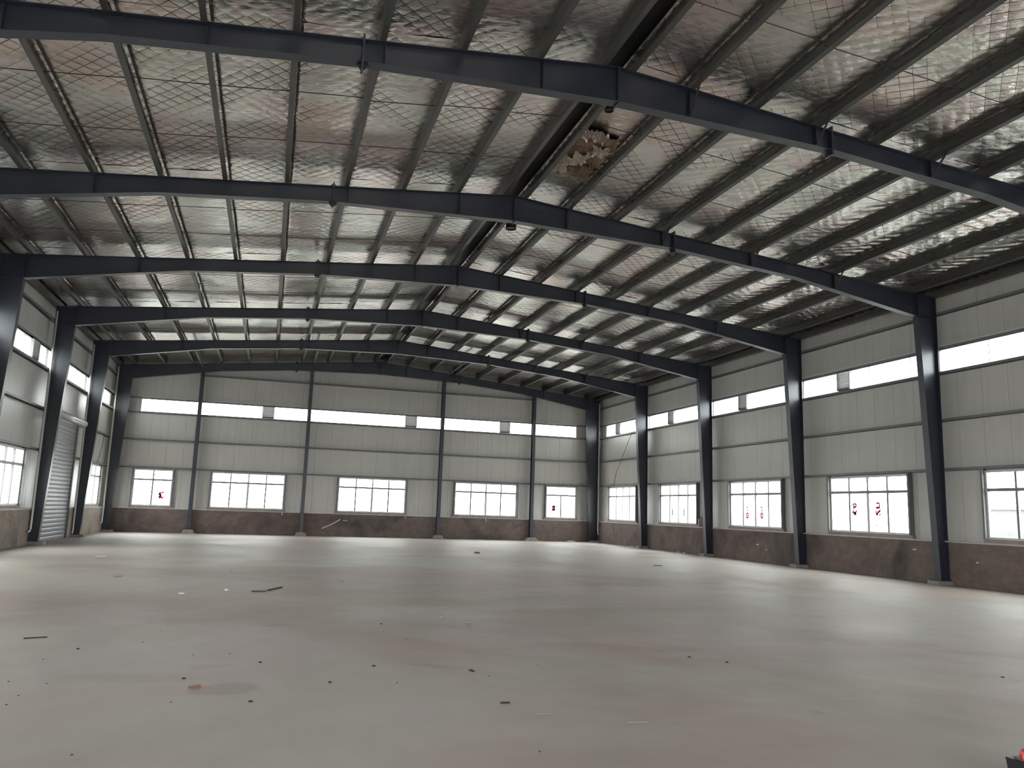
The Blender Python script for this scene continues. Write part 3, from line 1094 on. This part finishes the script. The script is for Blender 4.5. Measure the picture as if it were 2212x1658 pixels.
# brick block around the foot of the nearest right column
# ------------------------------------------------------------------ gable wind posts
post_lab = ['slim dark steel post of the gable wall, first from the left', 'slim dark steel post of the gable wall, second from the left',
            'slim dark steel post of the gable wall, third from the left', 'slim dark steel post of the gable wall, fourth from the left']
for i, x in enumerate(POSTS):
    r = empty('wind_post', (x, YE - 0.16, 0))
    tag(r, post_lab[i], 'post', 'gable wind posts')
    zt = ztop(x) - 0.02
    y0, y1 = YE - 0.27, YE - 0.035
    mb = MB()
    mb.box(x - 0.085, x + 0.085, y0, y0 + 0.012, 0.2, zt)
    mb.box(x - 0.085, x + 0.085, y1 - 0.012, y1, 0.2, zt)
    mb.box(x - 0.005, x + 0.005, y0 + 0.012, y1 - 0.012, 0.2, zt)
    mb.build('shaft', M['paint'], r)
    MB().box(x - 0.14, x + 0.14, y0 - 0.03, y1 + 0.03, 0.18, 0.2).build('base_plate', M['paint'], r)
    mb = MB()
    w0, w1 = 0.30, 0.20
    if i == 3:
        w0 = 0.42
    mb.hexa([(x - w0, YE - 0.50, 0), (x + w0, YE - 0.50, 0), (x + w0, YE - 0.002, 0), (x - w0, YE - 0.002, 0),
             (x - w1, YE - 0.38, 0.18), (x + w1, YE - 0.38, 0.18), (x + w1, YE - 0.002, 0.18), (x - w1, YE - 0.002, 0.18)])
    mb.build('grout_base', M['pad'], r)

# ------------------------------------------------------------------ roller shutter
dr = empty('door_1', (0, -8.9, 0))
tag(dr, 'grey steel roller shutter in the left wall, pulled down', 'door', kind='structure')
a0, a1, zt = DOOR
ns = 28
sh = zt / ns
for i in range(ns):
    z = i * sh
    mb = MB()
    prof = [(0.0, 0.0), (-0.010, sh * 0.25), (-0.012, sh * 0.5), (-0.008, sh * 0.78), (0.002, sh * 0.94)]
    for (d0, q0), (d1, q1) in zip(prof, prof[1:]):
        pts = [(a0 + 0.05, 0.05 + d0, z + q0), (a1 - 0.05, 0.05 + d0, z + q0), (a1 - 0.05, 0.06 + d0, z + q0), (a0 + 0.05, 0.06 + d0, z + q0),
               (a0 + 0.05, 0.05 + d1, z + q1), (a1 - 0.05, 0.05 + d1, z + q1), (a1 - 0.05, 0.06 + d1, z + q1), (a0 + 0.05, 0.06 + d1, z + q1)]
        mb.hexa([T_left(*p) for p in pts])
    mb.build('slat', M['shutter'], dr)
MB().box(a0 + 0.05, a1 - 0.05, 0.075, 0.085, 0, zt, T_left).build('backing_sheet', M['shutter'], dr)
for a, b in ((a0, a0 + 0.05), (a1 - 0.05, a1)):
    MB().box(a, b, 0.0, 0.09, 0, zt, T_left).build('guide_rail', M['jamb'], dr)
MB().tube([T_left(a0 - 0.1, -0.13, zt + 0.14), T_left(a1 + 0.35, -0.13, zt + 0.14)], 0.13, 16).build('drum', M['shuttercap'], dr, True)
MB().box(a0 - 0.14, a0 - 0.11, -0.30, 0.0, zt - 0.05, zt + 0.32, T_left).build('drum_bracket', M['pvc'], dr)
MB().box(a0 - 0.10, a0 - 0.001, 0.0, 0.16, 0, zt + 0.1, T_left).build('door_post', M['jamb'], dr)
MB().box(a1 + 0.001, a1 + 0.10, 0.0, 0.16, 0, zt + 0.1, T_left).build('door_post', M['jamb'], dr)

# ------------------------------------------------------------------ unseen gateway added to let in daylight
gt = MB()
for a, b in ((ADDED_GATE[0] - 0.1, ADDED_GATE[0]), (ADDED_GATE[1], ADDED_GATE[1] + 0.1)):
    gt.box(a, b, 0, 0.2, 0, ADDED_GATE[2] + 0.1, T_front)
gt.box(ADDED_GATE[0], ADDED_GATE[1], 0, 0.2, ADDED_GATE[2], ADDED_GATE[2] + 0.1, T_front)
tag(gt.build('door_2', M['jamb']), 'unseen open gateway behind the photographer, added to let in daylight', 'door', kind='structure')

# ------------------------------------------------------------------ downpipes
def downpipe(pts, label, r=0.035):
    root = empty('downpipe', pts[-1])
    tag(root, label, 'pipe', 'white downpipes')
    MB().tube(pts, r, 12).build('pipe', M['pvc'], root, True)
    for f in (0.25, 0.6, 0.9):
        a, b = Vector(pts[0]), Vector(pts[1])
        c = a.lerp(b, f)
        MB().tube([c - Vector((0, 0, 0.02)), c + Vector((0, 0, 0.02))], r + 0.006, 12).build('clip', M['pvc'], root, True)


downpipe([(W - 0.07, -0.17, 7.72), (W - 0.07, -0.17, 0.52), (W - 0.07, -0.22, 0.46), (W - 0.07, -0.30, 0.44)], 'white downpipe in the far right corner of the hall')
downpipe([(0.07, -0.55, 7.72), (0.07, -0.55, 0.50), (0.07, -0.60, 0.44), (0.07, -0.72, 0.42)], 'white downpipe in the far left corner beside the gable frame')
downpipe([(0.075, -12.20, 7.7), (0.075, -12.20, 0.50), (0.075, -12.26, 0.44), (0.075, -12.4, 0.42)], 'white downpipe on the left wall beside the column near the shutter')
downpipe([(0.07, -6.2, 7.7), (0.07, -6.2, 0.25), (0.07, -6.22, 0.2), (0.07, -6.3, 0.16)], 'white downpipe on the left wall just past the roller shutter')
downpipe([(W - 0.07, -5.80, 7.7), (W - 0.07, -5.80, 0.26), (W - 0.07, -5.79, 0.20), (W - 0.07, -5.72, 0.17)], 'white downpipe behind the right column next to the far corner bay')

# thin hanging rods on the side walls near the gable
tag(MB().tube([(W - 0.012, -4.3, 5.72), (W - 0.07, -2.55, 3.75), (W - 0.012, -2.1, 3.06)], 0.012, 6).build('brace_rod', M['rod']), 'thin dark brace rod slanting over the right wall in the far corner bay', 'rod')
tag(MB().tube([(0.012, -1.9, 4.42), (0.05, -2.2, 3.9), (0.012, -2.75, 3.06)], 0.010, 6).build('brace_rod', M['rod']), 'thin dark rod slanting over the left wall past the roller shutter', 'rod')

# ------------------------------------------------------------------ damaged ceiling patch and round holes


def crumple(name, x0, x1, y0, y1, zoff, amp, mk, parent, n=22, ragged=0.12, seed=1):
    r_ = np.random.default_rng(seed)
    gx, gy = np.meshgrid(np.linspace(0, 1, n), np.linspace(0, 1, n), indexing='ij')
    h = np.zeros_like(gx)
    for i in range(9):
        fx, fy = r_.uniform(-9, 9, 2) * (1 + i * 0.25)
        h += np.sin(fx * gx * 3 + fy * gy * 3 + r_.uniform(0, 6.28)) / (1 + i * 0.35)
    h = np.abs(h)
    ang = np.arctan2(gy - .5, gx - .5)
    rr = 1 + ragged * np.sin(ang * 5 + seed) + ragged * 0.6 * np.sin(ang * 11 + 2 * seed)
    X = x0 + (x1 - x0) * (0.5 + (gx - 0.5) * rr)
    Y = y0 + (y1 - y0) * (0.5 + (gy - 0.5) * rr)
    Zb = HR - SL * np.abs(X - HC) + PUR - zoff
    Z = Zb - amp * h
    mb = MB()
    for t in (0, 0.006):
        mb.v += [(float(a), float(b), float(c) + t) for a, b, c in zip(X.ravel(), Y.ravel(), Z.ravel())]
    nn = n * n
    for i in range(n - 1):
        for j in range(n - 1):
            a, b, c, d = i * n + j, (i + 1) * n + j, (i + 1) * n + j + 1, i * n + j + 1
            mb.f.append((a, d, c, b))
            mb.f.append((nn + a, nn + b, nn + c, nn + d))
    return mb.build(name, M[mk], parent, True)


ti = crumple('torn_insulation', 12.78, 13.70, -27.55, -25.45, 0.075, 0.022, 'brownfelt', ceil, 40, 0.05, 3)
ti['label'] = 'torn brown patch of bare insulation with hanging foil flaps beside the ridge'
crumple('foil_flap', 12.78, 13.10, -26.4, -25.6, 0.12, 0.03, 'paleflap', ti, 14, 0.2, 5)
crumple('foil_flap', 12.95, 13.30, -26.75, -26.25, 0.15, 0.03, 'paleflap', ti, 14, 0.25, 6)
crumple('foil_flap', 13.25, 13.62, -27.2, -26.8, 0.13, 0.03, 'paleflap', ti, 14, 0.25, 8)
crumple('foil_flap', 13.35, 13.6, -26.3, -25.7, 0.13, 0.03, 'brownfelt', ti, 14, 0.25, 9)
crumple('foil_flap', 12.75, 13.3, -27.75, -27.4, 0.11, 0.05, 'foil', ti, 16, 0.1, 10)
for (x, y, r_, lab) in ((12.97, -28.51, 0.08, 'small dark round vent hole in the foil, next to the ridge behind the nearest rafter'),
                        (13.08, -21.66, 0.125, 'dark round vent hole in the foil, next to the ridge past the second rafter')):
    z = ztop(x) + PUR
    mb = MB()
    n = 20
    k0 = 0
    for (rr, zz) in ((r_, z - 0.10), (r_ * 1.12, z - 0.11), (r_ * 1.12, z + 0.05), (r_, z + 0.05)):
        for j in range(n):
            a = 2 * math.pi * j / n
            mb.v.append((x + rr * math.cos(a), y + rr * math.sin(a), zz))
    for lv in range(4):
        for j in range(n):
            a, b = lv * n + j, lv * n + (j + 1) % n
            c, d = ((lv + 1) % 4) * n + (j + 1) % n, ((lv + 1) % 4) * n + j
            mb.f.append((a, b, c, d))
    o = mb.build('vent_pipe', M['chip'])
    tag(o, lab, 'vent pipe')
    MB().tube([(x, y, z - 0.085), (x, y, z - 0.07)], r_ - 0.001, 16).build('dark_inside', M['black'], o)  # black disc closes the pipe, painted darkness for the inside of the hole

# ------------------------------------------------------------------ notices and lettering on the panes
def strokes(T, a, z, sc, segs, mk, parent, name, flip=1, d=0.122):
    mb = MB()
    for (u0, v0, u1, v1, w_) in segs:
        p = Vector(T(a + flip * u0 * sc, d, z + v0 * sc))
        q = Vector(T(a + flip * u1 * sc, d, z + v1 * sc))
        n_ = (Vector(T(a, d + 1, z)) - Vector(T(a, d, z))).normalized()
        mb.bar(p, q, w_ * sc * 1.45, 0.002, upv=n_)
    return mb.build(name, M[mk], parent)


BOX = [(0, 0, 1, 0, .18), (0, 1, 1, 1, .18), (0, 0, 0, 1, .18), (1, 0, 1, 1, .18)]
g_a = [(0.1, 1.0, 0.9, 1.0, .2), (0.1, 1.0, 0.15, 0.3, .2), (0.9, 1.0, 0.85, 0.3, .2), (0.3, 0.5, 0.7, 0.5, .2), (0.2, 0.25, 0.8, 0.3, .18), (0.1, -0.1, 0.35, 0.2, .2)]
g_b = [(-0.3, 0.5, 0.9, 0.45, .14), (0.2, 0.9, 0.0, 0.1, .2), (0.3, 0.1, 1.1, 0.8, .22), (0.3, 0.5, 0.9, 0.0, .22), (0.2, 0.0, 0.8, 0.1, .2)]
g_c = [(0.1, 1, 1, 1, .2), (1, 1, 1, 0.1, .2), (0.1, 0.1, 1, 0.1, .22), (0.1, 0.1, 0.1, 0.4, .2), (0.3, 0.3, 0.9, 0.3, .16)]
g_d = [(0.0, 0.9, 0.15, 0.2, .2), (0.1, 0.1, 1.2, 1.0, .24), (0.4, 0.6, 1.2, 0.7, .16), (0.8, 0.0, 1.3, 0.2, .16), (0.1, -0.1, 0.5, 0.3, .2)]
p4 = wn_r[3]
strokes(T_right, -20.30, 1.98, 0.16, g_a, 'ink', p4, 'red_lettering', -1)
strokes(T_right, -20.30, 1.80, 0.16, g_b, 'ink', p4, 'red_lettering', -1)
strokes(T_right, -21.30, 2.00, 0.16, g_c, 'ink', p4, 'red_lettering', -1)
strokes(T_right, -21.30, 1.80, 0.16, g_d, 'ink', p4, 'red_lettering', -1)
strokes(T_right, -21.2, 1.60, 0.12, [(0, 0, .2, -.25, .08), (.5, -.25, .8, 0, .08), (1.2, -.05, 1.5, .25, .08), (-.2, -.5, -.3, -1, .08), (-.3, -1.2, .1, -1.1, .08), (1.1, -.6, .9, -1, .08), (1.0, -1.1, 1.2, -.7, .08)], 'inkgrey', p4, 'grey_lettering', -1)
strokes(T_right, -20.0, 1.62, 0.10, [(0, 0, .8, .1, .06), (1.2, .1, 1.3, -.9, .06), (.2, -.7, 1, -.6, .06), (-.2, -.3, -.2, -1, .06), (.1, -1.3, .9, -1.2, .06)], 'inkgrey', p4, 'grey_lettering', -1)
p3 = wn_r[2]
for aa in (-14.36, -15.32):
    strokes(T_right, aa, 1.58, 0.14, [(0, 3, .6, 3, .3), (.5, 2.4, .5, 1.9, .35), (0, 1.4, .8, 1.4, .3), (0, 1.4, 0, .2, .3), (.8, 1.4, .8, .2, .3), (0, .2, .8, .2, .3), (.4, 1, .4, .5, .2)], 'ink', p3, 'red_lettering', -1)
p2_ = wn_r[1]
for aa in (-8.32, -9.40):
    strokes(T_right, aa, 1.60, 0.13, [(0, 0, 0, 2.3, .2), (.6, 0, .6, 2.3, .42)], 'inkgrey', p2_, 'grey_lettering', -1)
w0_ = wn_end[0]
strokes(T_end, 2.20, 1.62, 0.28, [(0.9, 1.05, .5, 1.0, .22), (.5, 1, .1, .8, .25), (.1, .8, .5, .45, .25), (.5, .45, .15, .2, .22), (.15, .15, .9, .15, .26), (.35, .7, .45, .2, .2)], 'pinkink', w0_, 'pink_lettering')
w4_ = wn_end[4]
strokes(T_end, 22.40, 1.64, 0.28, [(.2, 0, .2, 1, .2), (.45, 0, .45, 1, .22), (.65, .05, .65, 1, .16), (.2, .9, .7, .95, .2), (.2, .3, .65, .1, .2)], 'pinkink', w4_, 'pink_lettering')
strokes(T_end, 22.22, 1.64, 0.28, [(0, 0, 0, .9, .08), (1.5, 0, 1.5, 1.0, .08), (1.35, 1.0, 1.5, 1, .06)], 'inkgrey', w4_, 'grey_lettering')

# ------------------------------------------------------------------ outside things seen through the panes
o = empty('grey_shed', (44, -18, -0.16))
tag(o, 'grey shed in the yard outside the nearest right hand window', 'shed')
MB().box(42, 46, -14.2, -8.0, -0.159, 2.4).build('shed_body', M['shed'], o)
MB().box(41.9, 46.1, -14.4, -7.8, 2.401, 2.55).build('roof', M['shed'], o)
o2 = empty('factory_building', (-30, 5, -0.16))
tag(o2, 'low pale factory building in the yard beyond the left wall windows', 'building')
MB().box(-40, -30, -6, 22, -0.159, 5.5).build('wall_block', M['shed'], o2)
for i in range(5):
    MB().box(-29.99, -29.9, -4 + i * 5, -1 + i * 5, 1.2, 3).build('window_panel', M['jamb'], o2)

# ------------------------------------------------------------------ small things
def lump(name, x, y, rx, ry, rz, mk, label, cat, group=None, z=0.0, jit=0.3):
    o = MB().blob((0, 0, 0), rx, ry, rz, 8, jit).build(name, M[mk])
    o.location = (x, y, z)
    o.rotation_euler = (0, 0, random.uniform(0, 3))
    tag(o, label, cat, group)
    return o


chips = [(5.53, -31.99), (6.11, -31.62), (6.62, -21.73), (6.70, -32.46), (7.37, -32.95), (6.72, -33.64), (7.31, -34.6), (7.98, -33.97),
         (5.34, -32.56), (5.64, -33.7), (5.54, -34.13), (5.54, -34.43), (7.06, -32.43), (6.2, -30.8), (5.32, -33.57), (6.28, -35.84), (6.71, -34.53),
         (15.87, -12.96), (16.2, -12.87), (10.31, -16.76), (9.14, -25.74), (8.92, -30.38), (8.85, -31.08), (9.05, -31.66), (8.46, -33.27),
         (9.49, -33.88), (8.57, -34.07), (10.14, -33.41), (9.18, -36.3), (12.04, -33.18), (12.31, -33.53), (14.92, -34.68), (16.52, -33.04), (14.15, -30.87), (10.42, -26.6), (14.62, -22.26)]
for i, (x, y) in enumerate(chips):
    big = 0.026 if i in (0, 2, 4, 5, 6, 7, 21, 24, 29, 30, 31) else 0.012
    big *= 0.8
    lump('grit_chip', x, y, big, big * 0.8, big * 0.45, 'chip', 'tiny dark chip of grit scattered on the bare concrete floor', 'debris', 'dark grit chips scattered on the floor')
lump('rubble_lump', 14.77, -12.78, 0.16, 0.10, 0.06, 'tan', 'low brown heap of rubble on the floor in front of the middle gable window', 'debris')
lump('leaf_scrap', 9.38, -33.63, 0.05, 0.018, 0.012, 'chip', 'dark curled scrap on the floor at the end of a brownish smear', 'debris')
b_ = MB()
b_.hexa([(7.16, -26.24, 0), (7.40, -26.24, 0), (7.42, -26.05, 0), (7.20, -26.05, 0), (7.16, -26.24, 0.02), (7.40, -26.24, 0.02), (7.42, -26.05, 0.02), (7.20, -26.05, 0.02)])
tag(b_.build('flat_board', M['black']), 'flat black board scrap lying on the floor, a stick at its tip', 'board')
tag(MB().bar((7.44, -26.08, 0.011), (7.70, -25.5, 0.011), 0.02, 0.02).build('thin_stick', M['chip']), 'thin dark stick on the floor touching the black board scrap', 'stick')
for x, y, sx, sy, lab in ((3.12, -17.43, .16, .05, 'white strip of scrap on the floor nearest the roller shutter'),
                          (6.03, -26.63, .06, .04, 'white crumb of scrap on the floor, left of the black board'),
                          (6.73, -26.02, .07, .04, 'white curled scrap on the floor just left of the black board'),
                          (4.54, -23.5, .10, .04, 'pale grey scrap on the floor midway to the roller shutter'),
                          (8.92, -24.17, .13, .04, 'pale flat flake on the floor right of the black board'),
                          (9.87, -29.79, .045, .03, 'pale chip on the open middle of the floor'),
                          (10.15, -30.36, .05, .025, 'pale sliver on the open floor right of the pale chip')):
    lump('white_scrap', x, y, sx, sy, 0.025, 'white' if 'white' in lab else 'greyscrap', lab, 'scrap', jit=0.15)
for a_, b2, w_, mk, lab in (((4.84, -31.27), (5.06, -31.2), .012, 'chip', 'dark thin strip on the floor near the left edge'),
                            ((6.80, -34.05), (6.89, -34.0), .018, 'tan', 'reddish brown splinter on the floor beside the damp patch'),
                            ((9.29, -34.97), (9.37, -34.97), .012, 'chip', 'short dark splinter on the lower middle of the floor'),
                            ((9.45, -35.35), (9.60, -35.35), .006, 'pad', 'thin grey wire end on the lower middle of the floor'),
                            ((10.09, -35.72), (10.26, -35.72), .006, 'pad', 'thin grey wire end on the floor, right of centre near the bottom'),
                            ((19.15, -18.2), (19.45, -18.2), .016, 'chip', 'dark stick on the pale floor in front of the far right windows')):
    tag(MB().bar((a_[0], a_[1], w_ / 2), (b2[0], b2[1], w_ / 2), w_, w_).build('splinter', M[mk]), lab, 'debris')
# white rod and bits against the gable plinth
tag(MB().tube([(10.02, YE - 0.03, 0.38), (10.5, YE - 0.04, 0.60), (10.92, YE - 0.03, 0.86)], 0.024, 8).build('white_rod', M['pvc']), 'slanting white rod against the gable plinth below the middle window', 'rod')
tag(MB().bar((11.05, YE - 0.012, 0.80), (11.28, YE - 0.012, 0.81), 0.02, 0.03).build('white_peg', M['pvc']), 'short white peg on the gable plinth beside the slanting rod', 'peg')
for x in (8.02, 13.9 + 0.33, 18.6):
    tag(MB().tube([(x, YE - 0.02, 1.12), (x + 0.02, YE - 0.06, 0.98)], 0.018, 8).build('drain_spout', M['pvc']),
        'short white drain spout under the sill of the %s gable window' % {8.02: 'second', 14.23: 'third', 18.6: 'fourth'}[round(x, 2)], 'spout', 'drain spouts under the gable windows')
# things at the foot of the right wall
for x, y, sx, sy, sz, mk, lab in ((W - 0.25, -4.9, .28, .10, .05, 'white', 'flat white slab scrap at the foot of the right wall near the far corner'),
                                  (W - 0.12, -9.45, .15, .05, .05, 'white', 'white rubble bit at the foot of the right wall, second bay'),
                                  (W - 0.12, -9.95, .10, .05, .05, 'white', 'smaller white rubble bit at the foot of the right wall, second bay'),
                                  (23.4, 0.12, .35, .10, .06, 'white', 'thin white plaster scrap on the floor below the last gable window')):
    lump('plaster_scrap', x, y, sx, sy, sz, mk, lab, 'scrap', jit=0.15)
for y, z, w_, lab in ((-15.25, 0.63, .16, 'small white label stuck on the right plinth, third bay'),
                      (-15.8, 0.46, .07, 'white fleck on the right plinth, third bay, lower one'),
                      (-22.9, 0.86, .12, 'pale fleck near the top of the right plinth, fourth bay'),
                      (-25.0, 0.64, .07, 'white fleck on the right plinth at the right edge')):
    tag(MB().box(W - 0.006, W - 0.0005, y - w_ / 2, y + w_ / 2, z - 0.015, z + 0.015).build('plaster_fleck', M['white']), lab, 'fleck')
bx = MB().box(W + 0.03, W + 0.12, -11.20, -11.02, ZL + 0.001, 1.58).build('maroon_box', M['maroon'])
tag(bx, 'upright maroon box on the plinth ledge between a window and a column', 'box')
MB().box(W + 0.028, W + 0.122, -11.202, -11.018, 1.581, 1.60).build('box_lid', M['maroon'], bx)
bx = MB().box(W + 0.02, W + 0.10, -10.98, -10.86, ZL + 0.001, 1.50).build('brown_brick', M['sill'])
tag(bx, 'upright reddish brown brick on the ledge beside the maroon box', 'brick')

# black case with a roll of tape at the lower right corner
cs = empty('black_case', (12.45, -37.3, 0))
tag(cs, 'black plastic case on the floor at the lower right corner of the photo', 'case')
MB().hexa([(12.10, -37.62, 0), (12.60, -37.62, 0), (12.60, -37.30, 0), (12.10, -37.30, 0),
           (12.09, -37.62, 0.15), (12.60, -37.62, 0.15), (12.60, -37.28, 0.15), (12.09, -37.28, 0.15)]).build('case_body', M['black'], cs)
MB().box(12.10, 12.58, -37.61, -37.33, 0.151, 0.165).build('case_lid', M['inkgrey'], cs)
tp = empty('tape_roll', (12.32, -37.45, 0.166))
tag(tp, 'upright roll of pink tape with a red rim on the black case', 'tape')


def disc(cx, cy, cz, r0, r1, th, nm, mk, par):
    mb = MB()
    n = 28
    ax = Vector((0.5, 0.86, 0)).normalized()
    e1, e2 = Vector((-ax.y, ax.x, 0)), Vector((0, 0, 1))
    for (rr, t) in ((r0, -th / 2), (r1, -th / 2), (r1, th / 2), (r0, th / 2)):
        for j in range(n):
            a = 2 * math.pi * j / n
            mb.v.append(tuple(Vector((cx, cy, cz)) + ax * t + e1 * rr * math.cos(a) + e2 * rr * math.sin(a)))
    for lv in range(4):
        for j in range(n):
            mb.f.append((lv * n + j, lv * n + (j + 1) % n, ((lv + 1) % 4) * n + (j + 1) % n, ((lv + 1) % 4) * n + j))
    return mb.build(nm, M[mk], par, False)


disc(12.32, -37.45, 0.166 + 0.041, 0.034, 0.041, 0.045, 'outer_rim', 'red', tp)
disc(12.32, -37.45, 0.166 + 0.041, 0.020, 0.0335, 0.041, 'pink_tape', 'pink', tp)
disc(12.32, -37.45, 0.166 + 0.041, 0.013, 0.0195, 0.045, 'core', 'black', tp)

cs.location.x -= 0.20
cs.location.y -= 0.15
tp.location.x -= 0.46
tp.location.y -= 0.17
